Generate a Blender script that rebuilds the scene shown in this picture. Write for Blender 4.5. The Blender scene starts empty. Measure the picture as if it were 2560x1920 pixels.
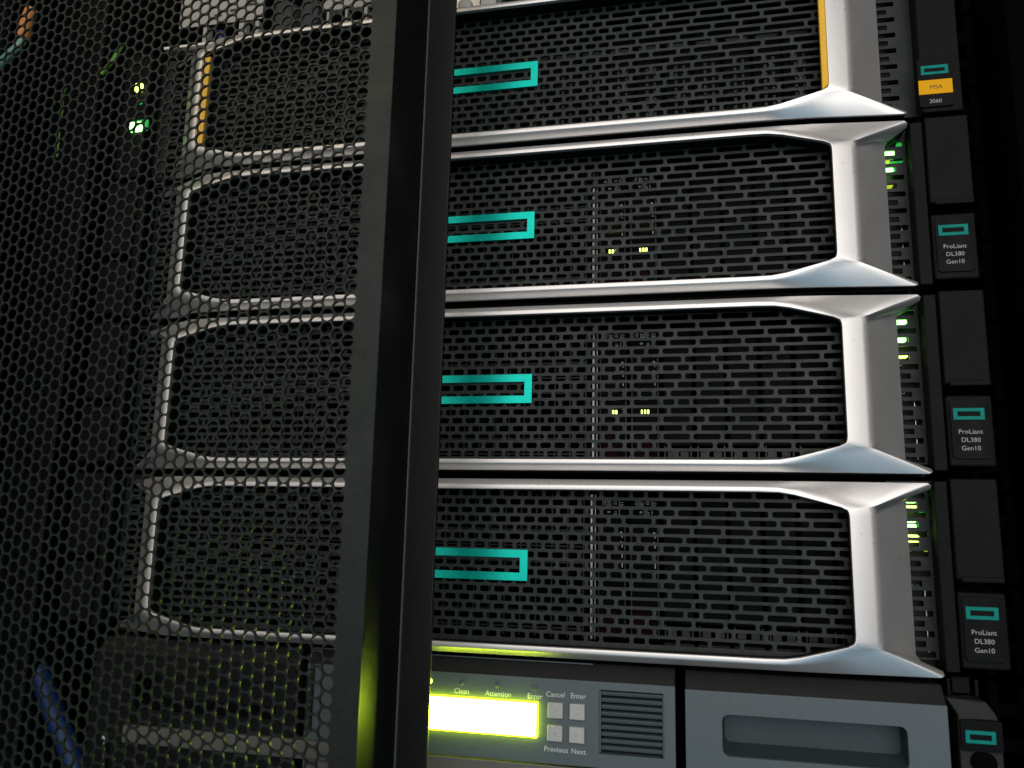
import bpy, math, random
from mathutils import Matrix, Vector

# ------------------------------------------------------------------ camera, world, lights
S = 0.001                                   # all coordinates below are millimetres
scn = bpy.context.scene
COL = scn.collection
cam_d = bpy.data.cameras.new('camera')
cam = bpy.data.objects.new('camera', cam_d)
COL.objects.link(cam)
RX, RY, RZ = -0.181, 0.221, 0.003           # rotation vector of the view
def rotvec(r):
    v = Vector(r)
    return Matrix.Rotation(v.length, 3, v.normalized())
Rv = rotvec((RX, RY, RZ)) @ Matrix(((1, 0, 0), (0, 0, -1), (0, 1, 0)))
right, down, fwd = Rv[0], Rv[1], Rv[2]
m = Matrix(((right[0], -down[0], -fwd[0]), (right[1], -down[1], -fwd[1]), (right[2], -down[2], -fwd[2])))
cam.matrix_world = Matrix.Translation(Vector((108.84, -392.5, -161.32)) * S) @ m.to_4x4()
cam_d.sensor_width = 36.0
cam_d.lens = 36.0 * 2022.2 / 2560.0
cam_d.clip_start = 0.01
cam_d.clip_end = 50.0
cam_d.dof.use_dof = True
cam_d.dof.focus_distance = 0.415
cam_d.dof.aperture_fstop = 11.0
scn.camera = cam

world = bpy.data.worlds.new('World')
scn.world = world
world.use_nodes = True
wb = world.node_tree.nodes['Background']
wb.inputs['Color'].default_value = (0.55, 0.75, 1.0, 1)
wb.inputs['Strength'].default_value = 0.004

def area(name, loc, target, sx, sy, power, color):
    l = bpy.data.lights.new(name, 'AREA')
    l.shape = 'RECTANGLE'; l.size = sx; l.size_y = sy; l.energy = power; l.color = color
    o = bpy.data.objects.new(name, l)
    o.location = loc
    d = Vector(target) - Vector(loc)
    o.rotation_euler = d.to_track_quat('-Z', 'Y').to_euler()
    COL.objects.link(o)
    return o
area('aisle_wall_light', (0.95, -1.75, 0.49), (0.95, 0, 0.49), 2.0, 1.75, 29.0, (1.0, 0.96, 0.93))
area('aisle_wall_light', (-0.86, -1.75, 0.49), (-0.86, 0, 0.49), 1.6, 1.75, 12.0, (1.0, 0.93, 0.89))
area('warm_fill', (-0.50, -0.62, 0.62), (-0.22, -0.08, 0.08), 0.5, 0.5, 1.2, (1.0, 0.84, 0.52))  # unseen warm fill, added to tint the upper left of the door
area('floor_bounce_light', (0.65, -1.35, -0.98), (0.35, 0, -0.05), 1.5, 1.25, 2.7, (0.25, 0.68, 1.0))
area('ceiling_light', (0.1, -0.9, 1.75), (0.0, 0, 0), 1.6, 0.5, 0.8, (1.0, 0.88, 0.82))

vs = scn.view_settings
vs.view_transform = 'Standard'; vs.look = 'None'; vs.exposure = 0.0; vs.gamma = 1.0
vs.use_curve_mapping = False
scn.cycles.use_denoising = True
scn.cycles.max_bounces = 8
random.seed(7)

# ------------------------------------------------------------------ materials
def mat(name, color, rough=0.5, metal=0.0, emit=None, strength=0.0, noise=0.0, nscale=900.0, bump=0.0, bscale=1500.0, spec=0.5, smudge=0.0):
    mt = bpy.data.materials.new(name)
    mt.use_nodes = True
    nt = mt.node_tree
    b = nt.nodes['Principled BSDF']
    b.inputs['Base Color'].default_value = (*color, 1)
    b.inputs['Roughness'].default_value = rough
    b.inputs['Metallic'].default_value = metal
    b.inputs['Specular IOR Level'].default_value = spec
    if emit:
        b.inputs['Emission Color'].default_value = (*emit, 1)
        b.inputs['Emission Strength'].default_value = strength
    if smudge:
        tcs = nt.nodes.new('ShaderNodeTexCoord')
        ns = nt.nodes.new('ShaderNodeTexNoise'); ns.inputs['Scale'].default_value = 22.0; ns.inputs['Detail'].default_value = 5.0
        nt.links.new(tcs.outputs['Object'], ns.inputs['Vector'])
        rs = nt.nodes.new('ShaderNodeMapRange')
        rs.inputs['From Min'].default_value = 0.35; rs.inputs['From Max'].default_value = 0.7
        rs.inputs['To Min'].default_value = rough - smudge; rs.inputs['To Max'].default_value = rough + smudge
        nt.links.new(ns.outputs['Fac'], rs.inputs['Value'])
        nt.links.new(rs.outputs['Result'], b.inputs['Roughness'])
        # sparse small scuffs and dust specks
        nd = nt.nodes.new('ShaderNodeTexNoise'); nd.inputs['Scale'].default_value = 420.0; nd.inputs['Detail'].default_value = 2.0
        nt.links.new(tcs.outputs['Object'], nd.inputs['Vector'])
        cr = nt.nodes.new('ShaderNodeMapRange')
        cr.inputs['From Min'].default_value = 0.69; cr.inputs['From Max'].default_value = 0.76
        cr.inputs['To Min'].default_value = 1.0; cr.inputs['To Max'].default_value = 0.72
        nt.links.new(nd.outputs['Fac'], cr.inputs['Value'])
        sc = nt.nodes.new('ShaderNodeVectorMath'); sc.operation = 'SCALE'; sc.inputs[0].default_value = color
        nt.links.new(cr.outputs['Result'], sc.inputs['Scale'])
        nt.links.new(sc.outputs['Vector'], b.inputs['Base Color'])
    if noise or bump:
        tc = nt.nodes.new('ShaderNodeTexCoord')
    if noise:
        n = nt.nodes.new('ShaderNodeTexNoise')
        n.inputs['Scale'].default_value = nscale
        n.inputs['Detail'].default_value = 6.0
        nt.links.new(tc.outputs['Object'], n.inputs['Vector'])
        r = nt.nodes.new('ShaderNodeMapRange')
        r.inputs['From Min'].default_value = 0.3; r.inputs['From Max'].default_value = 0.7
        r.inputs['To Min'].default_value = 1.0 - noise; r.inputs['To Max'].default_value = 1.0 + noise
        nt.links.new(n.outputs['Fac'], r.inputs['Value'])
        mx = nt.nodes.new('ShaderNodeVectorMath'); mx.operation = 'SCALE'
        mx.inputs[0].default_value = color
        nt.links.new(r.outputs['Result'], mx.inputs['Scale'])
        nt.links.new(mx.outputs['Vector'], b.inputs['Base Color'])
        r2 = nt.nodes.new('ShaderNodeMapRange')
        r2.inputs['From Min'].default_value = 0.3; r2.inputs['From Max'].default_value = 0.7
        r2.inputs['To Min'].default_value = max(0.05, rough - min(0.12, noise * 0.4)); r2.inputs['To Max'].default_value = min(1.0, rough + min(0.12, noise * 0.4))
        n2 = nt.nodes.new('ShaderNodeTexNoise'); n2.inputs['Scale'].default_value = nscale * 0.12
        nt.links.new(tc.outputs['Object'], n2.inputs['Vector'])
        nt.links.new(n2.outputs['Fac'], r2.inputs['Value'])
        nt.links.new(r2.outputs['Result'], b.inputs['Roughness'])
    if bump:
        n3 = nt.nodes.new('ShaderNodeTexNoise'); n3.inputs['Scale'].default_value = bscale
        n3.inputs['Detail'].default_value = 3.0
        nt.links.new(tc.outputs['Object'], n3.inputs['Vector'])
        bp = nt.nodes.new('ShaderNodeBump'); bp.inputs['Strength'].default_value = bump
        bp.inputs['Distance'].default_value = 0.0002
        nt.links.new(n3.outputs['Fac'], bp.inputs['Height'])
        nt.links.new(bp.outputs['Normal'], b.inputs['Normal'])
    return mt

M = {}
M['silver'] = mat('silver_paint', (0.78, 0.765, 0.75), 0.42, 0.80, smudge=0.04)
M['black'] = mat('black_plastic', (0.005, 0.0055, 0.006), 0.5, noise=0.2, bump=0.15, spec=0.2)
M['ear'] = mat('dark_grey_plastic', (0.0035, 0.0042, 0.0044), 0.6, noise=0.06, bump=0.25, bscale=2200, spec=0.12)
M['plate'] = mat('label_plate', (0.0025, 0.003, 0.0035), 0.55, noise=0.2, spec=0.1)
M['grille'] = mat('grille_plastic', (0.0140, 0.0208, 0.0194), 0.48, noise=0.35, nscale=500, bump=0.2, spec=0.28)
M['comb'] = mat('side_grille_plastic', (0.014, 0.0195, 0.0185), 0.5, noise=0.25, nscale=500, bump=0.2, spec=0.28)
M['door'] = mat('powder_coated_steel', (0.0100, 0.0150, 0.0138), 0.45, noise=0.25, nscale=400, bump=0.35, bscale=1800, spec=0.26)
M['doordark'] = mat('black_shaded_coat', (0.003, 0.0033, 0.0035), 0.5, noise=0.25, nscale=400, bump=0.35, bscale=1800, spec=0.25)  # darker copy of the door coat, with the side faces' shade put in
M['highlight'] = mat('highlight_grey', (0.055, 0.06, 0.06), 0.5)  # lighter grey for the bright line along the door corner
M['teal'] = mat('teal_paint', (0.002, 0.55, 0.45), 0.30, 0.75, noise=0.10, nscale=120)
M['tealdim'] = mat('teal_print', (0.003, 0.22, 0.19), 0.5, noise=0.12, nscale=300, spec=0.1)
M['amber'] = mat('amber_plastic', (0.95, 0.55, 0.045), 0.4, 0.1, noise=0.06)
M['amberprint'] = mat('amber_label_print', (0.80, 0.40, 0.003), 0.5, spec=0.1)
M['white'] = mat('white_print', (0.36, 0.36, 0.35), 0.6)
M['darkprint'] = mat('brown_print', (0.08, 0.035, 0.005), 0.6)
M['greyprint'] = mat('grey_print', (0.58, 0.62, 0.60), 0.6)
M['drivelabel'] = mat('drive_label_print', (0.80, 0.80, 0.80), 0.6)
M['recess'] = mat('recess_shade_plastic', (0.022, 0.038, 0.044), 0.5, noise=0.07, nscale=700, bump=0.2)  # library plastic darkened to carry the shade of the recess
M['lib'] = mat('grey_library_plastic', (0.078, 0.104, 0.114), 0.48, noise=0.07, nscale=700, bump=0.2, bscale=2200)
M['libdark'] = mat('dark_shaded_library_plastic', (0.018, 0.0185, 0.019), 0.5, noise=0.12, nscale=700, bump=0.2, spec=0.2)  # darker grey, also carries the shade of the upward chamfers
M['liblight'] = mat('pale_library_plastic', (0.115, 0.115, 0.105), 0.5, noise=0.06, nscale=700, bump=0.1)
M['button'] = mat('pale_button', (0.42, 0.44, 0.42), 0.45, noise=0.05, nscale=700)
M['lcd'] = mat('lcd_backlight', (0.1, 0.1, 0.05), 0.3, emit=(0.66, 1.0, 0.035), strength=60.0)
M['lcdrim'] = mat('lcd_glow_rim', (0.3, 0.35, 0.02), 0.4, emit=(0.62, 0.85, 0.004), strength=14.0)  # rim glow made strong to spill the display's bloom onto the panel
M['ledg'] = mat('green_led', (0.1, 0.4, 0.1), 0.3, emit=(0.30, 1.0, 0.22), strength=6.0)
M['ledgd'] = mat('green_light_pipe', (0.02, 0.2, 0.05), 0.3, emit=(0.03, 0.55, 0.08), strength=0.6)
M['ledy'] = mat('yellow_green_led', (0.3, 0.4, 0.05), 0.3, emit=(0.72, 1.0, 0.14), strength=5.0)
M['ledyd'] = mat('dim_yellow_light_pipe', (0.2, 0.3, 0.02), 0.3, emit=(0.55, 0.75, 0.03), strength=0.9)
M['steel'] = mat('bare_steel', (0.40, 0.40, 0.40), 0.32, 1.0, noise=0.15, nscale=600)
M['darksteel'] = mat('dark_cage_steel', (0.035, 0.038, 0.040), 0.4, 0.5, noise=0.2)
M['carrier'] = mat('carrier_plastic', (0.0030, 0.0036, 0.0045), 0.5, noise=0.25, nscale=600, spec=0.05)
M['blank'] = mat('blank_plastic', (0.0042, 0.0052, 0.006), 0.5, noise=0.2, nscale=500, spec=0.06)
M['maroon'] = mat('maroon_latch', (0.018, 0.003, 0.004), 0.5, spec=0.05)
M['inside'] = mat('inside_black', (0.002, 0.002, 0.0025), 0.9, spec=0.03)
M['offwhite'] = mat('off_white_plastic', (0.42, 0.41, 0.385), 0.45, noise=0.05)
M['midgrey'] = mat('mid_grey_plastic', (0.085, 0.095, 0.10), 0.45, noise=0.08)
M['orange'] = mat('orange_jacket', (0.75, 0.28, 0.06), 0.45)
M['greenstreak'] = mat('green_streak', (0.16, 0.42, 0.03), 0.4)
M['aqua'] = mat('aqua_jacket', (0.20, 0.42, 0.34), 0.4)
M['blue'] = mat('blue_jacket', (0.003, 0.028, 0.12), 0.5)

# ------------------------------------------------------------------ builders
def mesh(name, verts, faces, smooth=False):
    me = bpy.data.meshes.new(name)
    me.from_pydata([(x * S, y * S, z * S) for x, y, z in verts], [], faces)
    me.update()
    if smooth:
        me.polygons.foreach_set('use_smooth', [True] * len(me.polygons))
    return me

def obj(name, me, material, parent=None, loc=(0, 0, 0), bevel=0.0, seg=2):
    o = bpy.data.objects.new(name, me)
    COL.objects.link(o)
    if material is not None and not me.materials:
        me.materials.append(M[material])
    o.location = Vector(loc) * S
    if parent is not None:
        o.parent = parent
    if bevel:
        b = o.modifiers.new('bevel', 'BEVEL')
        b.width = bevel * S; b.segments = seg; b.limit_method = 'ANGLE'; b.angle_limit = math.radians(30)
        me.polygons.foreach_set('use_smooth', [True] * len(me.polygons))
        w = o.modifiers.new('normals', 'WEIGHTED_NORMAL'); w.keep_sharp = False
    return o

def thing(name, label, cat, loc=(0, 0, 0), group=None):
    o = bpy.data.objects.new(name, None)
    o.empty_display_size = 0.02
    COL.objects.link(o)
    o.location = Vector(loc) * S
    o['label'] = label; o['category'] = cat
    if group: o['group'] = group
    return o

BF = [(0, 1, 2, 3), (7, 6, 5, 4), (0, 4, 5, 1), (1, 5, 6, 2), (2, 6, 7, 3), (3, 7, 4, 0)]
def boxdata(x0, x1, y0, y1, z0, z1, base=0):
    v = [(x0, y0, z0), (x1, y0, z0), (x1, y0, z1), (x0, y0, z1), (x0, y1, z0), (x1, y1, z0), (x1, y1, z1), (x0, y1, z1)]
    return v, [tuple(i + base for i in f) for f in BF]

def box(name, x0, x1, y0, y1, z0, z1, material, parent=None, bevel=0.0, seg=2):
    v, f = boxdata(x0, x1, y0, y1, z0, z1)
    return obj(name, mesh(name, v, f), material, parent, bevel=bevel, seg=seg)

def boxes(name, lst, material, parent=None, bevel=0.0):
    V, F = [], []
    for b in lst:
        v, f = boxdata(*b, base=len(V)); V += v; F += f
    return obj(name, mesh(name, V, F), material, parent, bevel=bevel)

def roundrect(x0, x1, z0, z1, r, n=4):
    pts = []
    for cx, cz, a0 in ((x1 - r, z1 - r, 0), (x0 + r, z1 - r, 90), (x0 + r, z0 + r, 180), (x1 - r, z0 + r, 270)):
        for i in range(n + 1):
            a = math.radians(a0 + 90 * i / n)
            pts.append((cx + r * math.cos(a), cz + r * math.sin(a)))
    return pts

def prism(name, pts, y0, y1, material, parent=None, bevel=0.0):
    n = len(pts)
    v = [(x, y0, z) for x, z in pts] + [(x, y1, z) for x, z in pts]
    f = [tuple(range(n)), tuple(reversed(range(n, 2 * n)))] + [(i, n + i, n + (i + 1) % n, (i + 1) % n) for i in range(n)]
    f = [tuple(reversed(q)) for q in f]
    return obj(name, mesh(name, v, f), material, parent, bevel=bevel)

def ringframe(name, outer, inner, y0, y1, material, parent=None, bevel=0.0):
    """flat ring between two rectangles given as (x0,x1,z0,z1)"""
    def rc(r): return [(r[0], r[2]), (r[1], r[2]), (r[1], r[3]), (r[0], r[3])]
    o, i = rc(outer), rc(inner)
    v = [(x, y0, z) for x, z in o] + [(x, y0, z) for x, z in i] + [(x, y1, z) for x, z in o] + [(x, y1, z) for x, z in i]
    f = []
    for k in range(4):
        j = (k + 1) % 4
        f += [(k, j, 4 + j, 4 + k), (8 + k, 12 + k, 12 + j, 8 + j), (k, 8 + k, 8 + j, j), (4 + k, 4 + j, 12 + j, 12 + k)]
    return obj(name, mesh(name, v, f), material, parent, bevel=bevel)

def holed_panel(name, cells, y0, y1, material, parent=None, extra=()):
    """cells: ((x0,x1,z0,z1),(hole x0,x1,z0,z1), radius). Real through holes with walls."""
    V, F = [], []
    for rect, hole, r in cells:
        x0, x1, z0, z1 = rect
        b = len(V)
        if hole is None:
            v, f = boxdata(x0, x1, y0, y1, z0, z1, b); V += v; F += f[:1]; continue
        n = 3
        hp = roundrect(*hole, r, n)
        k = len(hp)
        V += [(x, y0, z) for x, z in hp] + [(x, y1, z) for x, z in hp]
        V += [(x1, y0, z1), (x0, y0, z1), (x0, y0, z0), (x1, y0, z0)]
        c = b + 2 * k
        for q in range(4):
            s = b + q * (n + 1)
            for i in range(n):
                F.append((c + q, s + i + 1, s + i))
            nx = b + ((q + 1) % 4) * (n + 1)
            F.append((c + q, c + (q + 1) % 4, nx, s + n))
        for i in range(k):
            j = (i + 1) % k
            F.append((b + i, b + j, b + k + j, b + k + i))
    for e in extra:
        v, f = boxdata(*e, base=len(V)); V += v; F += f
    me = mesh(name, V, F)
    return obj(name, me, material, parent)

_font_cache = {}
def text(name, s, x, z, y, size, material, parent, align='LEFT', rot=0.0, squash=1.0, bold=0.0):
    """raised print facing -Y; x,z of the baseline start; size is the cap height in mm"""
    key = (s, align, bold)
    if key not in _font_cache:
        cu = bpy.data.curves.new('t', 'FONT')
        cu.body = s; cu.align_x = align; cu.size = 1.0; cu.resolution_u = 3
        cu.extrude = 0.0
        cu.offset = bold
        to = bpy.data.objects.new('t', cu)
        COL.objects.link(to)
        dg = bpy.context.evaluated_depsgraph_get()
        _font_cache[key] = bpy.data.meshes.new_from_object(to.evaluated_get(dg))
        bpy.data.objects.remove(to)
    src = _font_cache[key]
    me = src.copy(); me.name = name
    me.materials.clear()
    k = size / 0.70
    c, sn = math.cos(rot), math.sin(rot)
    for vt in me.vertices:
        px, pz = vt.co.x * k * squash, vt.co.y * k
        vt.co = Vector((px * c - pz * sn, 0, px * sn + pz * c)) * S
    return obj(name, me, material, parent, loc=(x, y, z))

def tube(name, pts, r, material, parent=None, n=10):
    V, F = [], []
    P = [Vector(p) for p in pts]
    # catmull-rom resample
    Q = []
    for i in range(len(P) - 1):
        p0, p1, p2, p3 = P[max(i - 1, 0)], P[i], P[i + 1], P[min(i + 2, len(P) - 1)]
        for t in [k / 8 for k in range(8)]:
            Q.append(0.5 * ((2 * p1) + (p2 - p0) * t + (2 * p0 - 5 * p1 + 4 * p2 - p3) * t * t + (3 * p1 - p0 - 3 * p2 + p3) * t ** 3))
    Q.append(P[-1])
    for i, p in enumerate(Q):
        d = (Q[min(i + 1, len(Q) - 1)] - Q[max(i - 1, 0)]).normalized()
        a = d.cross(Vector((0, 1, 0.01))).normalized(); b = d.cross(a)
        for k in range(n):
            t = 2 * math.pi * k / n
            V.append(tuple(p + a * r * math.cos(t) + b * r * math.sin(t)))
    for i in range(len(Q) - 1):
        for k in range(n):
            j = (k + 1) % n
            F.append((i * n + k, i * n + j, (i + 1) * n + j, (i + 1) * n + k))
    F.append(tuple(range(n))[::-1]); F.append(tuple(range((len(Q) - 1) * n, len(Q) * n)))
    return obj(name, mesh(name, V, F, True), material, parent)

def lathe_y(name, prof, x, z, material, parent=None, n=28):
    """profile of (radius, y)"""
    V, F = [], []
    for r, y in prof:
        for k in range(n):
            a = 2 * math.pi * k / n
            V.append((x + r * math.cos(a), y, z + r * math.sin(a)))
    for i in range(len(prof) - 1):
        for k in range(n):
            j = (k + 1) % n
            F.append((i * n + k, i * n + j, (i + 1) * n + j, (i + 1) * n + k))
    F.append(tuple(range((len(prof) - 1) * n, len(prof) * n)))
    return obj(name, mesh(name, V, F, True), material, parent)

# ------------------------------------------------------------------ the rack
rack = thing('server_rack', 'black rack cabinet holding the stacked units, its posts in shadow at the right', 'rack', (0, 0, -330))
def R(o): o.parent = rack; o.location = o.location - Vector((0, 0, -330)) * S; return o
R(box('side_panel', 305, 308, -60, 700, -420, 420, 'inside'))
R(box('side_panel', -308, -305, -40, 700, -420, 420, 'inside'))
R(box('back_panel', -304, 304, 700, 703, -420, 420, 'inside'))
for sx in (1, -1):
    cells = []
    z = -360.0
    while z < 330:
        for dz in (6.35, 22.25, 38.1):
            cells.append(((246 if sx > 0 else -264, 264 if sx > 0 else -246, z + dz - 7.9, z + dz + 7.9 if dz != 38.1 else z + 44.45 - 0.01 + 1.5),
                          ((250.2 if sx > 0 else -259.7), (259.7 if sx > 0 else -250.2), z + dz - 4.75, z + dz + 4.75), 0.6))
        z += 44.45
    R(holed_panel('mounting_rail', cells, 60, 62, 'inside'))
R(box('corner_post', 266, 300, 20, 90, -420, 420, 'inside', bevel=2))
R(box('corner_post', -300, -266, 20, 90, -420, 420, 'doordark', bevel=2))

# ------------------------------------------------------------------ shared bezel shapes
def quarter(rx, ry, ox, oy, ty):
    """inner edge, ridge, outer edge around one quarter of the silver frame: (x, y, z)"""
    return [
    ((0, 0, 36.9), (0, 0.2, 39.4), (0, 3.9, 42.35)),
    ((138, 0, 36.9), (138, 0.2, 39.4), (138, 3.9, 42.35)),
    ((147, 0, 36.7), (147, 0.25, 39.2), (147, 4.0, 42.35)),
    ((154, 0, 35.6), (155, 0.5, 38.3), (156, 4.2, 42.35)),
    ((167, 0, 32.2), (168, 1.0, 35.3), (170, 5.0, 42.35)),
    ((173.5, 0, 30.4), (rx - 12 * (rx - 176) / 13, ry * 0.45, 32.9), (182, 5.2 + ty * 0.27, 42.35)),
    ((176.2, 0, 29.0), (rx - 4.3 * (rx - 176) / 13, ry * 0.8, 31.7), (202, 5.2 + ty * 0.75, 42.35)),
    ((176.2, 0, 29.0), (rx - 0.9, ry * 0.95, 30.9), (212.5, 5.0 + ty, 42.35)),
    ((176.2, 0, 29.0), (rx - 0.9, ry * 0.95, 30.9), (214.2, 6.0 + ty, 41.6)),
    ((176.2, 0, 29.0), (rx - 0.9, ry * 0.95, 30.9), (214.2, 7.8 + ty, 40.0)),
    ((176.8, 0, 27.6), (rx - 0.2, ry, 29.0), (ox + 1.3, oy - 2.2, 36.9)),
    ((177, 0, 25.5), (rx, ry, 27.0), (ox, oy, 34.6)),
    ((177, 0, 0), (rx, ry, 0), (ox, oy, 0)),
    ]
QR, QL = quarter(188.4, 3.6, 205.6, 21.0, 4.2), quarter(181.6, 0.5, 191.0, 9.0, 20.0)
def full_loop():
    out = list(QR)
    out += [tuple((x, y, -z) for x, y, z in t) for t in reversed(QR[:-1])]
    out += [tuple((-x, y, -z) for x, y, z in t) for t in QL[1:]]
    out += [tuple((-x, y, z) for x, y, z in t) for t in list(reversed(QL[:-1]))[:-1]]
    return out
def loft(name, rings, material, flip=False):
    """rings: list of closed point loops of equal length, duplicates merged"""
    V, F, idx = [], [], {}
    def vi(p):
        k = tuple(round(c, 4) for c in p)
        if k not in idx: idx[k] = len(V); V.append(p)
        return idx[k]
    n = len(rings[0])
    for a, b in zip(rings[:-1], rings[1:]):
        for i in range(n):
            j = (i + 1) % n
            q = []
            for p in (a[i], a[j], b[j], b[i]):
                k = vi(p)
                if k not in q: q.append(k)
            if len(q) >= 3: F.append(tuple(reversed(q)) if flip else tuple(q))
    return mesh(name, V, F, True)
loop = full_loop()
I_ = [t[0] for t in loop]; R_ = [t[1] for t in loop]; O_ = [t[2] for t in loop]
def ridge_rings():
    """the ridge rounded over: tight along the bars, wide at the end brackets"""
    a, m_, b = [], [], []
    for i, r, o in loop:
        I, Rr, O = Vector(i), Vector(r), Vector(o)
        t = min(1.0, max(0.0, (abs(r[0]) - 150) / 28.0))
        rad = 0.55 + 1.9 * t
        p = Rr + (I - Rr).normalized() * min(rad, (I - Rr).length * 0.42)
        q = Rr + (O - Rr).normalized() * min(rad, (O - Rr).length * 0.45)
        a.append(tuple(p)); b.append(tuple(q)); m_.append(tuple(p * 0.25 + q * 0.25 + Rr * 0.5))
    return [a, m_, b]
def lip(i, d, y): return tuple((x - math.copysign(d, x) if abs(x) > 170 else x, y, z - math.copysign(d, z) if z else z) for x, _, z in i)
FRAME = loft('bezel_frame', [[(x, 2.4, z) for x, y, z in I_], [(x, 0.45, z) for x, y, z in I_],
                             [(x + (0.35 if x > 170 else -0.35 if x < -170 else 0), 0.05, z + math.copysign(0.35, z)) for x, y, z in I_]]
             + ridge_rings() + [[(x, y - 0.5, z * 0.995) for x, y, z in O_], [(x, y + 0.5, z) for x, y, z in O_], [(x * 0.9995, y + 1.4, z * 0.998) for x, y, z in O_]], 'silver', flip=True)
EDGE = loft('bezel_gap_shade', [[(x * 0.9993, y + 1.3, z * 0.9975) for x, y, z in O_], [(x * 0.998, y + 11, z * 0.985) for x, y, z in O_]], 'black', flip=True)  # black ring added to deepen the dark gap between units
EDGE.materials.append(M['black'])
LINER = loft('opening_liner', [[(x * 1.004, 14, z * 1.01) for x, y, z in I_], [(x * 1.0005, 2.1, z * 1.002) for x, y, z in I_]], 'black', flip=True)
FRAME.materials.append(M['silver']); LINER.materials.append(M['black'])

def make_grille():
    cells = []
    U = 7.25
    for k in range(17):
        zc = 35.5 - 4.31 * k
        half = (k % 2) * U / 2
        x = -185.0
        # cell boundaries
        j0 = math.floor((-181.0 - (107.5 + half)) / U)
        bnds = []
        j = j0
        while 107.5 + half + j * U < 180:
            bnds.append(j)
            xm = 107.5 + half + j * U
            a = abs(xm + 5)
            pm = min(1.0, max(0.0, (a - 62) / 60.0))
            step = 1
            if random.random() < pm:
                step = 3 if random.random() < 0.22 else 2
                if pm >= 1 and random.random() < 0.10: step = 1
            j += step
        bnds.append(j)
        for a, b in zip(bnds[:-1], bnds[1:]):
            x0, x1 = 107.5 + half + a * U, min(107.5 + half + b * U, 184.0)
            web = 0.85
            cells.append(((x0, x1, zc - 2.155, zc + 2.155), (x0 + web, x1 - web, zc - 1.42, zc + 1.42), 0.95))
    cells.append(((-183, 183, 35.5 + 2.155, 40), None, 0))
    cells.append(((-183, 183, -40, 35.5 - 4.31 * 16 - 2.155), None, 0))
    o = holed_panel('grille', cells, 11.0, 12.6, 'grille')
    me = o.data
    bpy.data.objects.remove(o)
    return me
GRILLE = make_grille()

def make_comb(sx):
    cells = []
    for k in range(18):
        zc = 41.8 - 4.49 * k
        xe = 215.0 if k % 2 else 211.2
        if k == 0: xe = 211.2
        a, b = (198, 223.5) if sx > 0 else (-223.5, -198)
        h = (201, xe) if sx > 0 else (-xe, -201)
        cells.append(((a, b, zc - 2.245, zc + 2.245), (*h, zc - 1.35, zc + 1.35), 0.5))
    o = holed_panel('side_grille', cells, 24.0, 25.4, 'comb')
    me = o.data; bpy.data.objects.remove(o)
    return me
COMB = {1: make_comb(1), -1: make_comb(-1)}

def ring_mesh(name, hw, hh, t, y0, y1):
    o = ringframe(name, (-hw, hw, -hh, hh), (-hw + t, hw - t, -hh + t, hh - t), y0, y1, 'teal')
    me = o.data; bpy.data.objects.remove(o)
    return me
LOGO = ring_mesh('logo', 27.6, 7.5, 3.85, 9.2, 10.9)

_seat = [(0.0, 0.0, 0.0), (0.35, -0.5, 0.04), (-0.3, 0.4, -0.03), (0.2, 0.3, 0.05)]
def unit_base(name, label, zc, group=None, cat='server'):
    dx, dy, tilt = _seat.pop(0)
    t = thing(name, label, cat, (dx, dy, zc - 42.7), group)
    t.rotation_euler = (0, math.radians(tilt), 0)
    return t
def P(t, o, zc):   # parent with coordinates given relative to the unit's centre
    o.parent = t
    o.location = o.location + Vector((0, 0, 42.35)) * S
    return o

def bezel(t, zc):
    fr = P(t, obj('bezel_frame', FRAME, None), zc)
    w = fr.modifiers.new('normals', 'WEIGHTED_NORMAL')
    P(t, obj('opening_liner', LINER, None), zc)
    P(t, obj('bezel_gap_shade', EDGE, None), zc)
    g = P(t, obj('grille', GRILLE, None), zc)
    lg = P(t, obj('emblem', LOGO, None), zc)
    lg['label'] = 'bright teal open rectangle emblem'
    for sx in (1, -1):
        P(t, obj('side_grille', COMB[sx], None), zc)
    P(t, box('chassis', -218, 218, 60, 520, -42.5, 42.5, 'inside'), zc)
    P(t, boxes('chassis_edge', [(-212, 212, 16, 60, 41.6, 42.4), (-212, 212, 16, 60, -42.4, -41.6)], 'black'), zc)
    return fr

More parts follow.
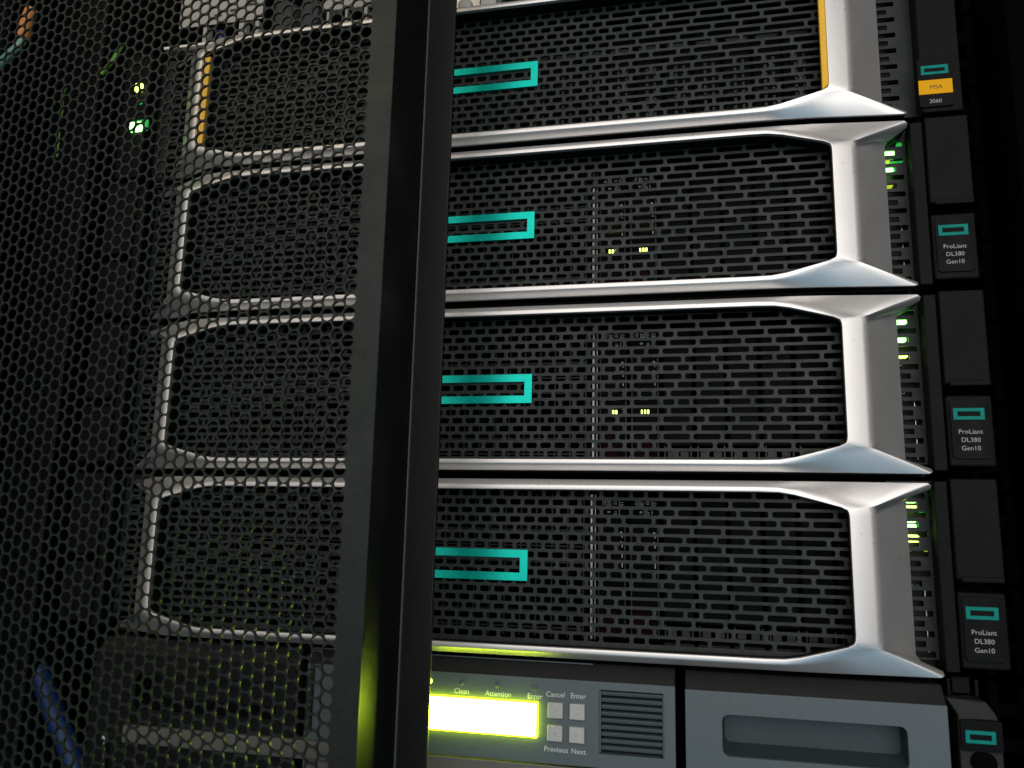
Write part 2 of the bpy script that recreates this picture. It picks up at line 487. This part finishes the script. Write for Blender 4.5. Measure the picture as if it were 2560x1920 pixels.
def ear(t, zc, sx, kind):
    """mounting ear beside the bezel, right (+1) or left (-1)"""
    def X(a, b): return (a, b) if sx > 0 else (-b, -a)
    if kind == 'server':
        P(t, box('mounting_ear', *X(216.2, 222.0), 14, 40, -40.5, 43.5, 'ear', bevel=0.6), zc)
    if kind == 'server':
        P(t, box('latch_cover', *X(222.6, 242.2), 12, 40, -0.4, 44.6, 'ear', bevel=0.9), zc)
        P(t, box('latch_lip', *X(224.6, 241.8), 11.2, 16, -1.4, 1.2, 'ear', bevel=0.5), zc)
        holder = P(t, box('label_block', *X(222.6, 242.2), 13, 40, -38.6, -5.6, 'ear', bevel=1.2), zc)
        P(t, box('ear_backing', *X(222.2, 241.0), 38, 42, -40, 44, 'inside'), zc)
        if sx > 0:
            pl = P(t, prism('label_plate', roundrect(223.9, 240.3, -35.2, -7.2, 1.8), 12.2, 14, 'plate', bevel=0.25), zc)
            P(t, ringframe('label_emblem', (225.2, 238.2, -17.1, -11.8), (226.9, 236.5, -15.6, -13.3), 11.9, 12.5, 'tealdim'), zc)
            for s, x, z in (('ProLiant', 237.0, -23.6), ('DL380', 235.9, -27.4), ('Gen10', 235.7, -31.2)):
                P(t, text('lettering', s, x, z, 12.02, 2.05, 'white', None, 'RIGHT', squash=1.02), zc)
    else:
        P(t, box('ear_panel', *X(222.4, 241), 13, 40, -40.5, 44, 'ear', bevel=0.9), zc)
        if sx > 0:
            P(t, prism('label_plate', roundrect(220.9, 236.6, -38.2, -12.2, 1.2), 11.8, 13.4, 'plate', bevel=0.2), zc)
            P(t, ringframe('label_emblem', (222.4, 234.8, -21.0, -16.2), (223.9, 233.3, -19.7, -17.7), 11.5, 12.0, 'tealdim'), zc)
            P(t, box('amber_label', 220.9, 236.3, 11.5, 12.3, -31.6, -24.0, 'amberprint', bevel=0.1), zc)
            P(t, text('lettering', 'MSA', 225.8, -29.0, 11.44, 2.2, 'darkprint', None), zc)
            P(t, text('lettering', '2060', 225.3, -36.3, 11.74, 2.0, 'white', None), zc)

_rng = random.Random(3)
def drive(t, zc, x, live, seed, lit=True):
    w = 14.6
    if live:
        c = P(t, box('drive_carrier', x, x + w, 32, 60, -36, 36, 'carrier', bevel=0.5), zc)
        def C(o):
            o.parent = c; return o
        cl = (('100', 11.0), ('15K', 8.0), ('07', 3.0))
        for i, (s, dx) in enumerate((('70', 3.4), ('100', 6.4), ('15', 9.2), ('15', 12.6))):
            C(text('lettering', s, x + dx - 1.2, 33.5 - 0.6 * (i % 2), 31.9, 1.7, 'drivelabel', None, rot=-math.pi / 2))
        for i, (s, dx) in enumerate((('B', 6.0), ('15', 9.4))):
            C(text('lettering', s, x + dx - 1.2, 28.0, 31.9, 1.5, 'drivelabel', None, rot=-math.pi / 2))
        C(boxes('label_lines', [(x + 5.0, x + 5.2, 31.8, 31.95, 29, 34), (x + 10.9, x + 11.1, 31.8, 31.95, 26, 34)], 'drivelabel'))
        C(boxes('emblem_marks', [b for k in range(4) for b in ((x + 11.4, x + 12.4, 31.6, 32.1, 17 - 5 * k, 17.5 - 5 * k), (x + 12.2, x + 12.6, 31.6, 32.1, 14.5 - 5 * k, 17 - 5 * k))], 'drivelabel'))
        if lit: C(boxes('activity_light', [(x + 5.2, x + 5.9, 31.2, 32.2, -11.2, -8.4), (x + 6.8, x + 7.6, 31.2, 32.2, -11.2, -8.4), (x + 8.4, x + 9.2, 31.2, 32.2, -11.2, -8.4)], 'ledy'))
        if lit: C(box('light_pipe', x + 4, x + 9, 31.3, 32.2, 1.6 - seed, 1.9 - seed, 'ledyd'))
        C(box('release_latch', x + 1.5, x + 10, 30.4, 33, -34, -22, 'maroon', bevel=0.4))
        C(boxes('carrier_rail', [(x + 0.2, x + 0.8, 30.5, 32.2, -35, 20), (x + 13.6, x + 14.2, 30.5, 32.2, -35, 20)], 'darksteel'))
    else:
        c = P(t, box('drive_blank', x, x + w, 33, 60, -27, 36, 'blank', bevel=0.5), zc)
        f = boxes('blank_rib', [(x + 0.3, x + 1.0, 30.5, 60, -34, -27.4), (x + 13.4, x + 14.2, 30.5, 60, -34, -27.4), (x + 2, x + 6.0, 33, 60, -33, -29.0), (x + 8.5, x + 12.5, 33, 60, -33, -29.0)], 'darksteel')
        f.parent = c
        f2 = boxes('blank_shelf', [(x, x + w, 30.2, 60, -37.2, -36.2)], 'darksteel'); f2.parent = c

def server(label, zc, leds, marks, lit=True):
    t = unit_base('rack_server', label, zc, 'rack servers with silver bezels')
    bezel(t, zc)
    for i in range(8):
        drive(t, zc, 60.0 + 16.6 * i, i < 2, i * 4.0, lit)
    P(t, boxes('cage_rail', [(56.6, 57.7, 28, 60, -36, 36)], 'steel'), zc)
    P(t, boxes('cage_rail', [(58.6, 59.0, 30, 60, -36, 36)], 'steel'), zc)
    # open-front blank with a coarse rib lattice on the left two thirds
    ribs = []
    x = -180.0
    while x < 53:
        ribs.append((x, x + 0.7, 30.5, 44, -36, 36)); x += 8.3
    for k in range(9):
        z = -32 + 8.2 * k
        ribs.append((-181, 53, 31.0, 44, z, z + 0.7))
    P(t, boxes('blank_lattice', ribs, 'darksteel'), zc)
    P(t, box('control_module', 204, 216, 30, 60, -42, 42, 'black'), zc)
    for (x0, x1, z0, z1, mt, nm) in leds:
        if nm == ST: x1 += 0.7
        P(t, box(nm, x0, x1, 25.8, 29.9, z0, z1, mt, bevel=0.25), zc)
    for s, x, z, sz in marks:
        P(t, text('lettering', s, x, z, 29.9, sz, 'greyprint', None), zc)
    # thin bright pull-tab edge seen through the lower side slots
    P(t, box('pull_tab', 212.6, 212.9, 27, 29.8, -34, -4, 'steel'), zc)
    ear(t, zc, 1, 'server'); ear(t, zc, -1, 'server')
    return t

ST = 'status_light'; LP = 'light_pipe'
PITCH = 88.9
server('silver-bezel server directly beneath the amber-striped storage unit', 0.0,
       [(205.2, 211.0, 31.6, 34.6, 'ledg', ST), (211.3, 212.0, 31.8, 34.2, 'ledgd', LP), (213.0, 215.2, 36.4, 39.2, 'ledgd', LP),
        (205.2, 208.9, 28.2, 30.6, 'ledyd', LP), (209.2, 215.2, 28.6, 28.9, 'ledgd', LP), (205.2, 209.6, 22.6, 25.6, 'ledg', ST), (210.6, 211.6, 23.0, 25.6, 'ledgd', LP),
        (206, 209.5, 18.4, 18.9, 'ledyd', LP), (206, 209.8, 15.8, 16.2, 'ledyd', LP), (205.2, 210.0, 40.0, 40.5, 'ledgd', LP)], [])
server('middle silver-bezel server of the three, between two others like it', -PITCH,
       [(205.2, 210.6, 32.6, 36.0, 'ledg', ST), (213.2, 215.0, 33.2, 35.6, 'ledg', LP), (205.2, 211.0, 40.9, 41.4, 'ledgd', LP),
        (205.2, 211.2, 31.2, 31.6, 'ledgd', LP), (205.2, 209.9, 23.6, 25.6, 'ledg', ST), (214.2, 215.0, 24.0, 26.6, 'ledgd', LP), (206, 213.6, 26.5, 26.8, 'ledgd', LP),
        (205.2, 211.0, 21.7, 22.1, 'ledyd', LP), (205.2, 210.2, 15.8, 18.2, 'ledy', ST), (214.0, 214.8, 15.6, 18.0, 'ledyd', LP)],
       [('UID', 205.6, 12.2, 1.4), ('iLO', 205.6, -1.9, 1.9)])
server('lowest silver-bezel server, right above the grey tape library', -2 * PITCH,
       [(205.2, 210.6, 34.0, 36.0, 'ledg', ST), (205.2, 210.6, 30.0, 32.6, 'ledy', ST), (213.0, 215.0, 29.6, 32.0, 'ledgd', LP),
        (206, 210.0, 24.8, 25.6, 'ledg', ST), (206, 210.0, 22.2, 24.0, 'ledg', ST), (213.0, 215.0, 21.0, 23.4, 'ledgd', LP),
        (205.6, 210.4, 15.6, 19.0, 'ledy', ST), (211.2, 211.9, 15.8, 18.6, 'ledyd', LP), (214.2, 214.9, 11.4, 13.6, 'ledyd', LP)],
       [('UID', 205.6, 11.4, 1.4), ('iLO', 208.0, -5.5, 1.6)], lit=False)

# ---- storage array (amber stripes)
zc = 88.5
sa = unit_base('storage_array', 'topmost silver-bezel unit with amber inner stripes and amber ear label', zc, cat='storage unit')
bezel(sa, zc)
for sx in (1, -1):
    a, b = (174.2, 177.4) if sx > 0 else (-177.4, -173.4)
    V = [(a if sx > 0 else b, 2.4, -29), (b if sx > 0 else a, 0.6, -27), (b if sx > 0 else a, 0.6, 27), (a if sx > 0 else b, 2.4, 29),
         (a if sx > 0 else b, 5, -29), (b if sx > 0 else a, 5, -27), (b if sx > 0 else a, 5, 27), (a if sx > 0 else b, 5, 29)]
    F = BF if sx > 0 else [tuple(reversed(f)) for f in BF]
    P(sa, obj('amber_stripe', mesh('amber_stripe', V, F), 'amber', bevel=0.3), zc)
for i in range(24):
    x = -190.0 + 15.9 * i
    c = P(sa, box('drive_carrier', x, x + 14.4, 32, 60, -36, 36, 'carrier', bevel=0.5), zc)
    a = boxes('carrier_latch', [(x + 1.5, x + 12.8, 29.5, 32.5, -14, -11), (x + 5.2, x + 6.8, 29.5, 32.5, -34, 9), (x + 9.6, x + 11.0, 30.2, 32.5, -24, 9), (x + 1.5, x + 12.8, 29.5, 32.5, 20, 22)], 'darksteel')
    a.parent = c
P(sa, box('control_module', 204, 216, 30, 60, -42, 42, 'black'), zc)
ear(sa, zc, 1, 'array'); ear(sa, zc, -1, 'array')
for (x0, x1, z0, z1, mt) in ((-231.5, -227.0, 17.2, 22.5, 'ledy'), (-229.8, -226.2, 8.5, 11, 'ledgd'), (-232.0, -223.5, -10.0, -4.0, 'ledg'), (-228.5, -220.5, -9.5, -2.2, 'ledgd')):
    P(sa, box('status_light', x0, x1, 11.0 if mt != 'ledgd' else 12.2, 14, z0, z1, mt, bevel=0.6), zc)

# ------------------------------------------------------------------ tape library below
ZB = -311.0
lib = thing('tape_library', 'dark grey tape library at the bottom with a glowing display and four buttons', 'tape library', (0, 0, ZB))
def L(o):
    o.parent = lib; o.location = o.location - Vector((0, 0, ZB)) * S; return o
L(box('chassis', -216, 216, 40, 560, -310, -223, 'inside'))

def panel_with_windows(name, x0, x1, z0, z1, wins, y0, y1, material):
    """panel with rectangular rounded openings side by side; wins sorted by x and not overlapping in x"""
    cells = []
    xs = x0
    for (a, b, c, d, r) in wins:
        if a - 2 > xs: cells.append(((xs, a - 2, z0, z1), None, 0))
        cells.append(((a - 2, b + 2, z0, z1), (a, b, c, d), r))
        xs = b + 2
    if xs < x1: cells.append(((xs, x1, z0, z1), None, 0))
    return holed_panel(name, cells, y0, y1, material)

def sloped_top(name, x0, x1, ztop, zfront, yfront, yback, material):
    V = [(x0, yfront, zfront), (x1, yfront, zfront), (x1, yback, ztop), (x0, yback, ztop), (x0, yback + 22, ztop + 0.5), (x1, yback + 22, ztop + 0.5),
         (x0, yfront + 6, zfront), (x1, yfront + 6, zfront)]
    F = [(0, 1, 2, 3), (3, 2, 5, 4), (0, 3, 4, 6), (1, 7, 5, 2)]
    return obj(name, mesh(name, V, F), material, bevel=0.5)

# control section
L(panel_with_windows('control_panel', -84, 98.4, -267.6, -229.9, [(-19.6, 34.9, -256.4, -240.7, 0.8), (63.6, 93.5, -261.5, -233.4, 0.9)], 4.0, 12.0, 'lib'))
L(sloped_top('top_chamfer', -84, 98.4, -222.9, -229.9, 4.0, 10.5, 'libdark'))  # shade of the upward slope put in as darker plastic
L(boxes('top_trim', [(-84, 60, 9.6, 10.6, -223.4, -222.9)], 'lib'))
L(box('lower_panel', -84, 98.4, 4.4, 20, -300, -268.6, 'liblight', bevel=0.6))
L(box('panel_side', 98.0, 98.4, 4.2, 40, -300, -230, 'libdark'))
# display
L(prism('display_screen', roundrect(-19.1, 34.4, -255.95, -241.15, 0.6), 2.3, 6.0, 'lcd'))
L(ringframe('display_rim', (-19.6, 34.9, -256.4, -240.7), (-19.15, 34.45, -256.0, -241.1), 1.8, 6.0, 'lcdrim', bevel=0.25))
for x, mt in ((-19.0, 'ledy'), (-2.8, 'lib'), (14.9, 'lib'), (32.8, 'lib')):
    o = L(lathe_y('indicator_light', [(1.25, 4.1), (1.15, 3.5), (0.8, 3.1), (0.3, 2.95)], x, -234.5, mt))
for s, x, z in (('Ready', -27.2, -239.4), ('Clean', -6.6, -239.3), ('Attention', 9.0, -239.4), ('Error', 29.6, -239.4), ('Cancel', 38.6, -238.0), ('Enter', 50.3, -238.0), ('Previous', 38.0, -262.3), ('Next', 50.8, -262.4)):
    L(text('lettering', s, x, z, 3.93, 2.35, 'greyprint', None, squash=0.98))
icons = ('x', 'e', 'l', 'r')
for k, (x, z) in enumerate(((39.7, -247.3), (50.0, -247.3), (39.6, -257.5), (49.9, -257.5))):
    b = L(box('button', x, x + 7.2, 2.2, 5.0, z, z + 7.1, 'button', bevel=0.5))
    def IB(o):
        o.parent = b; return o
    cx, cz = x + 3.6, z + 3.5
    ym, yp = 2.08, 2.18
    if k == 0:
        IB(text('icon', 'x', cx - 0.8, cz - 0.9, ym, 2.2, 'white', None))
    elif k == 1:
        IB(boxes('icon', [(cx - 1.2, cx + 1.2, ym, yp, cz - 0.9, cz - 0.6), (cx + 0.9, cx + 1.2, ym, yp, cz - 0.6, cz + 0.5)], 'white'))
    else:
        d = -1 if k == 2 else 1
        V = [(cx - 0.7 * d, ym, cz - 1.0), (cx + 0.9 * d, ym, cz), (cx - 0.7 * d, ym, cz + 1.0)]
        IB(obj('icon', mesh('icon', V, [(0, 1, 2) if d > 0 else (2, 1, 0)]), 'white'))
# vent
L(box('vent_back', 63.0, 94.2, 11.0, 11.6, -262, -233, 'libdark'))
for k in range(9):
    z = -260.0 + 3.0 * k
    V = [(64.6, 9.6, z - 0.6), (92.6, 9.6, z - 0.6), (92.6, 5.6, z + 0.0), (64.6, 5.6, z + 0.0), (92.6, 4.7, z + 1.7), (64.6, 4.7, z + 1.7), (92.6, 9.6, z + 1.9), (64.6, 9.6, z + 1.9)]
    F = [(0, 1, 2, 3), (3, 2, 4, 5), (5, 4, 6, 7), (0, 7, 6, 1), (0, 3, 5, 7), (1, 6, 4, 2)]
    L(obj('vent_slat', mesh('vent_slat', V, F), 'lib', bevel=0.3))
for a_ in (63.7, 92.7):
    L(box('vent_post', a_, a_ + 0.75, 5, 11, -261, -234, 'lib'))

def magazine(x0, x1, hx0, hx1, shaded):
    mg = L(panel_with_windows('magazine_front', x0, x1, -290, -230.8, [(hx0, hx1, -258.2, -240.4, 3.0)], 4.0, 7.0, 'lib' if not shaded else 'black'))  # left front goes black, its shade behind the door painted in
    def G(o):
        o.parent = mg; return o
    V, F = [], []
    rp = roundrect(hx0, hx1, -258.2, -240.4, 3.0, 4)
    n = len(rp)
    V = [(x, 6.5, z) for x, z in rp] + [(hx0 + (x - hx0) * 0.97 + 1.5, 15.0, -240.6 + (z + 240.6) * 0.78) for x, z in rp]
    F = [(i, (i + 1) % n, n + (i + 1) % n, n + i) for i in range(n)] + [tuple(range(n, 2 * n))]
    G(obj('handle_recess', mesh('handle_recess', V, F, False), 'recess' if not shaded else 'black'))
    G(sloped_top('top_chamfer', x0, x1, -223.4, -230.8, 4.0, 10.8, 'libdark'))  # upward slope's shade is in the darker colour
    G(box('magazine_side', x0, x0 + 0.5, 4.3, 40, -290, -231, 'libdark'))
    G(box('magazine_side', x1 - 0.5, x1, 4.3, 40, -290, -231, 'libdark'))
    return mg
magazine(103.0, 212.4, 119.0, 196.2, False)
magazine(-208.0, -90.0, -182.0, -100.0, True)
L(box('bottom_lip', -186, -60, 1.5, 8, -275.2, -266.0, 'liblight', bevel=1.2))
L(boxes('front_pillar', [(-83.5, -80.0, 2.5, 10, -262, -232)], 'libdark', bevel=0.4))
tube('release_rod', [(-196, 2, -275), (-195.2, 2, -283), (-194.4, 2, -296)], 0.9, 'steel', None).parent = lib
bpy.data.objects['release_rod'].location.z -= ZB * S
L(lathe_y('lock_screw', [(1.9, 5), (1.9, 1.0), (1.5, 0.4), (0.4, 0.2)], -196, -273.5, 'steel'))
# right ear of the library
V = [(215.0, 18, -229.2), (232.0, 18, -230.4), (235.0, 16, -235.2), (236.4, 15, -240), (236.6, 14.5, -300), (218.2, 14.5, -300), (219.0, 15, -236.0)]
n = len(V)
V2 = [(x, 40, z) for x, y, z in V]
F = [tuple(range(n))[::-1]] + [(i, n + i, n + (i + 1) % n, (i + 1) % n)[::-1] for i in range(n)]
L(obj('mounting_ear', mesh('mounting_ear', V + V2, [tuple(reversed(f)) for f in F]), 'libdark', bevel=1.0))
L(prism('emblem_plate', roundrect(219.6, 236.0, -250.4, -237.6, 0.8), 13.2, 16, 'plate'))
L(ringframe('emblem', (221.3, 233.2, -247.0, -241.8), (222.9, 231.6, -245.6, -243.3), 12.9, 13.6, 'tealdim'))
L(prism('thumb_hole', roundrect(223.2, 233.4, -259.0, -250.9, 3.9), 14.0, 15.2, 'inside'))
L(boxes('slide_clip', [(217.6, 219.2, 22, 40, -229.5, -222), (229.0, 230.6, 22, 40, -229.5, -222), (220.2, 227.6, 24, 40, -228.5, -221.5), (217.6, 230.6, 26, 40, -230.6, -229.5)], 'ear', bevel=0.4))

# ------------------------------------------------------------------ pale appliance at the very top
ZT = 134.0
ap = thing('rack_appliance', 'pale silver appliance resting above the amber-striped unit, cut off by the top edge', 'appliance', (0, 0, ZT))
def A(o):
    o.parent = ap; o.location = o.location - Vector((0, 0, ZT)) * S; return o
A(box('chassis', -216, 216, 60, 500, 134.5, 221, 'inside'))
A(box('base_tray', -214, 214, 12, 60, 132.4, 134.4, 'silver', bevel=0.4))
A(lathe_y('thumb_screw', [(4.4, 30), (4.4, 14), (3.9, 12.6), (2.4, 11.8), (0.5, 11.5)], -16.8, 138.6, 'offwhite'))
A(box('thumb_screw_bracket', -25, -9.6, 20, 26, 135, 160, 'silver', bevel=0.5))
A(box('white_block', -7.6, 1.6, 14, 40, 134.8, 170, 'offwhite', bevel=0.5))
A(box('clear_edge', 2.0, 4.6, 15, 40, 134.8, 170, 'midgrey', bevel=0.4))
A(box('display_cover', 8.0, 190, 14, 30, 139.5, 200, 'plate', bevel=2.2, seg=4))
V = [(5.5, 12, 134.6), (205, 12, 134.6), (205, 20, 139.0), (7.5, 20, 139.0), (5.5, 30, 134.6), (205, 30, 134.6)]
A(obj('cover_lip', mesh('cover_lip', V, [(0, 1, 2, 3), (0, 3, 4), (1, 5, 2), (3, 2, 5, 4)]), 'silver', bevel=0.3))
# left half, seen through the perforated door
wins = [(-181, -175.5, 151.2, 153.4, 0.5), (-170, -164, 153.6, 155.6, 0.5), (-158, -151, 156.2, 158.2, 0.5)]
A(panel_with_windows('white_faceplate', -205, -147, 146.5, 200, wins, 13, 16, 'offwhite'))
for a_, b_ in ((-188, -184), (-163, -158), (-152, -149.4), (-104, -102.5), (-92, -90.5), (-80, -77.6), (-40, -36)):
    A(box('faceplate_post', a_, b_, 13.5, 18, 135, 145.8, 'offwhite', bevel=0.3))
A(box('blue_tab', -177.5, -174.5, 14, 18, 136, 143, 'blue', bevel=0.4))
for (x0, x1, z0, z1, ti, nm) in ((-144, -128, 141, 161, 5, 'grey_wedge'), (-126, -110, 140, 160, 4, 'grey_wedge')):
    Vw = [(x0, 22, z0), (x1, 13, z0), (x1, 13, z1 - 8), ((x0 + x1) / 2, 13, z1), (x0, 22, z1), (x0, 30, z0), (x1, 30, z0), (x1, 30, z1), (x0, 30, z1)]
    A(obj(nm, mesh(nm, Vw, [(0, 1, 2, 3, 4), (0, 4, 8, 5), (1, 6, 7, 2), (2, 7, 3), (3, 7, 8, 4), (0, 5, 6, 1)]), 'midgrey', bevel=0.4))
A(box('white_faceplate', -107, -34, 13, 16, 146, 200, 'offwhite', bevel=0.6))
A(box('port_block', -142, -112, 24, 40, 134.8, 141, 'midgrey', bevel=0.6))

# ------------------------------------------------------------------ perforated door leaf in front of the left half
PHI = math.radians(-3.065)
DP = Vector((-26.43, -83.15, 0.0))           # a point on the front face, near the free edge
du = Vector((math.cos(PHI), math.sin(PHI), 0)); dn = Vector((-math.sin(PHI), math.cos(PHI), 0))   # along the leaf, into the rack
door = thing('perforated_door', 'black perforated steel door leaf covering the left half of the rack', 'door', (DP.x, DP.y, -420))
door.rotation_euler = (0, 0, PHI)
def D(o):
    o.parent = door; o.location = o.location - Vector((0, 0, -420)) * S; return o
PT = 6.0; HR = 2.76; TH = 1.1
def unproj_door(px, py, depth=0.0):
    d = Rv.transposed() @ Vector(((px - 1280) / 2022.2, (py - 960) / 2022.2, 1.0))
    C = Vector((108.84, -392.5, -161.32))
    t = dn.dot(DP + dn * depth - C) / dn.dot(d)
    X = C + d * t
    return (X - DP).dot(du), X.z
u0, z0 = unproj_door(443.4, 936.2)
uedge, _ = unproj_door(868, 960)
uface, _ = unproj_door(941, 960)
CW = PT * math.sqrt(3) / 2
ncol = math.floor((uedge - HR - u0) / CW + 0.35)
def make_mesh_panel():
    V, F = [], []
    NS = 18
    ulast = u0 + ncol * CW
    col = ncol
    rows = range(-60, 68)
    hexr = PT / math.sqrt(3)
    while u0 + col * CW > -262:
        cu = u0 + col * CW
        off = 0.0 if col % 2 == 0 else PT / 2
        for r in rows:
            cz = z0 + r * PT + off
            if cz < -330 or cz > 215: continue
            b = len(V)
            for y, rad in ((0, HR), (0.12, HR - 0.10), (TH, HR - 0.10)):
                for k in range(NS):
                    a = 2 * math.pi * k / NS
                    V.append((cu + rad * math.cos(a), y, cz + rad * math.sin(a)))
            hb = len(V)
            for y in (0, TH):
                for k in range(6):
                    a = math.pi * k / 3
                    V.append((cu + hexr * math.cos(a), y, cz + hexr * math.sin(a)))
            s = NS // 6
            for k in range(6):
                j = (k + 1) % 6
                for i in range(s):
                    p, q = b + k * s + i, b + (k * s + i + 1) % NS
                    p3, q3 = p + 2 * NS, q + 2 * NS
                    if i < s // 2 + 1 and i < 2:
                        F.append((hb + k, p, q)[::-1]); F.append((hb + 6 + k, q3, p3)[::-1])
                    if i == 1:
                        F.append((hb + k, q, hb + j)[::-1]); F.append((hb + 6 + k, hb + 6 + j, q3)[::-1])
                    if i == 2:
                        F.append((hb + j, p, q)[::-1]); F.append((hb + 6 + j, q3, p3)[::-1])
            for lay in (0, 1):
                for k in range(NS):
                    j = (k + 1) % NS
                    F.append((b + lay * NS + k, b + lay * NS + j, b + (lay + 1) * NS + j, b + (lay + 1) * NS + k))
            if col == ncol:   # fill the zigzag at the free edge
                b2 = len(V)
                V += [(cu + hexr, 0, cz), (cu + hexr, 0, cz + PT), (cu + hexr / 2, 0, cz + PT / 2),
                      (cu + hexr, TH, cz), (cu + hexr, TH, cz + PT), (cu + hexr / 2, TH, cz + PT / 2)]
                F += [(b2, b2 + 1, b2 + 2)[::1], (b2 + 5, b2 + 4, b2 + 3)]
        col -= 1
    return mesh('perforated_panel', V, F), ulast + hexr
pm, ustrip = make_mesh_panel()
po = D(obj('perforated_panel', pm, 'door'))
D(box('edge_stile', ustrip, uface, 0.0, 2.0, -330, 215, 'door'))
D(box('edge_return', uface - 2.0, uface, 0.6, 37.0, -330, 215, 'doordark', bevel=0.5))
fx = uface
uflange, _ = unproj_door(1107, 960, 39.2)
D(box('rear_flange', fx - 12, uflange, 37.2, 39.2, -330, 215, 'doordark', bevel=0.7))
D(box('edge_highlight', fx + 0.1, fx + 0.9, 35.6, 37.4, -330, 215, 'highlight', bevel=0.3))  # strip added to draw the highlight along the corner
D(box('hinge_stile', -290, -262, 0, 36, -330, 215, 'door', bevel=1.0))

# ------------------------------------------------------------------ cables and green reflection streaks at the far left
def cable(name, pts, r, material, label, cat='cable'):
    o = tube(name, pts, r, material)
    o['label'] = label; o['category'] = cat
    return o
cable('upright_green_streak', [(-291, 20, 70), (-291.6, 21, 95), (-291.3, 22, 122), (-289, 60, 140), (-286, 120, 150)], 0.9, 'greenstreak', 'thin upright green streak of reflected light at the far left behind the door')  # tube standing in for a green LED reflection
cable('slanted_green_streak', [(-266.5, 22, 127), (-264.5, 22, 130), (-260, 22, 135), (-255.5, 22, 143), (-253.5, 22, 147)], 1.5, 'greenstreak', 'short green streak of reflected light slanting up to the right behind the door')  # another LED reflection drawn as a green tube
cable('power_cable', [(-263.5, -40, 131), (-264.5, -40.5, 126), (-266.5, -40, 120), (-267.3, -40, 113.5)], 3.6, 'orange', 'short orange cable plug at the upper left corner behind the door')
cable('aqua_cable', [(-267.3, -39, 113.0), (-270, -40, 108), (-276, -40, 103), (-286, -38, 96), (-298, -30, 90)], 2.2, 'aqua', 'pale green cable running down left from the orange plug')
cable('network_cable', [(-275, 34, -240), (-262, 32, -258), (-250, 30, -274), (-238, 30, -292), (-225, 32, -320)], 6.0, 'blue', 'blue network cable slanting down at the lower left behind the door')
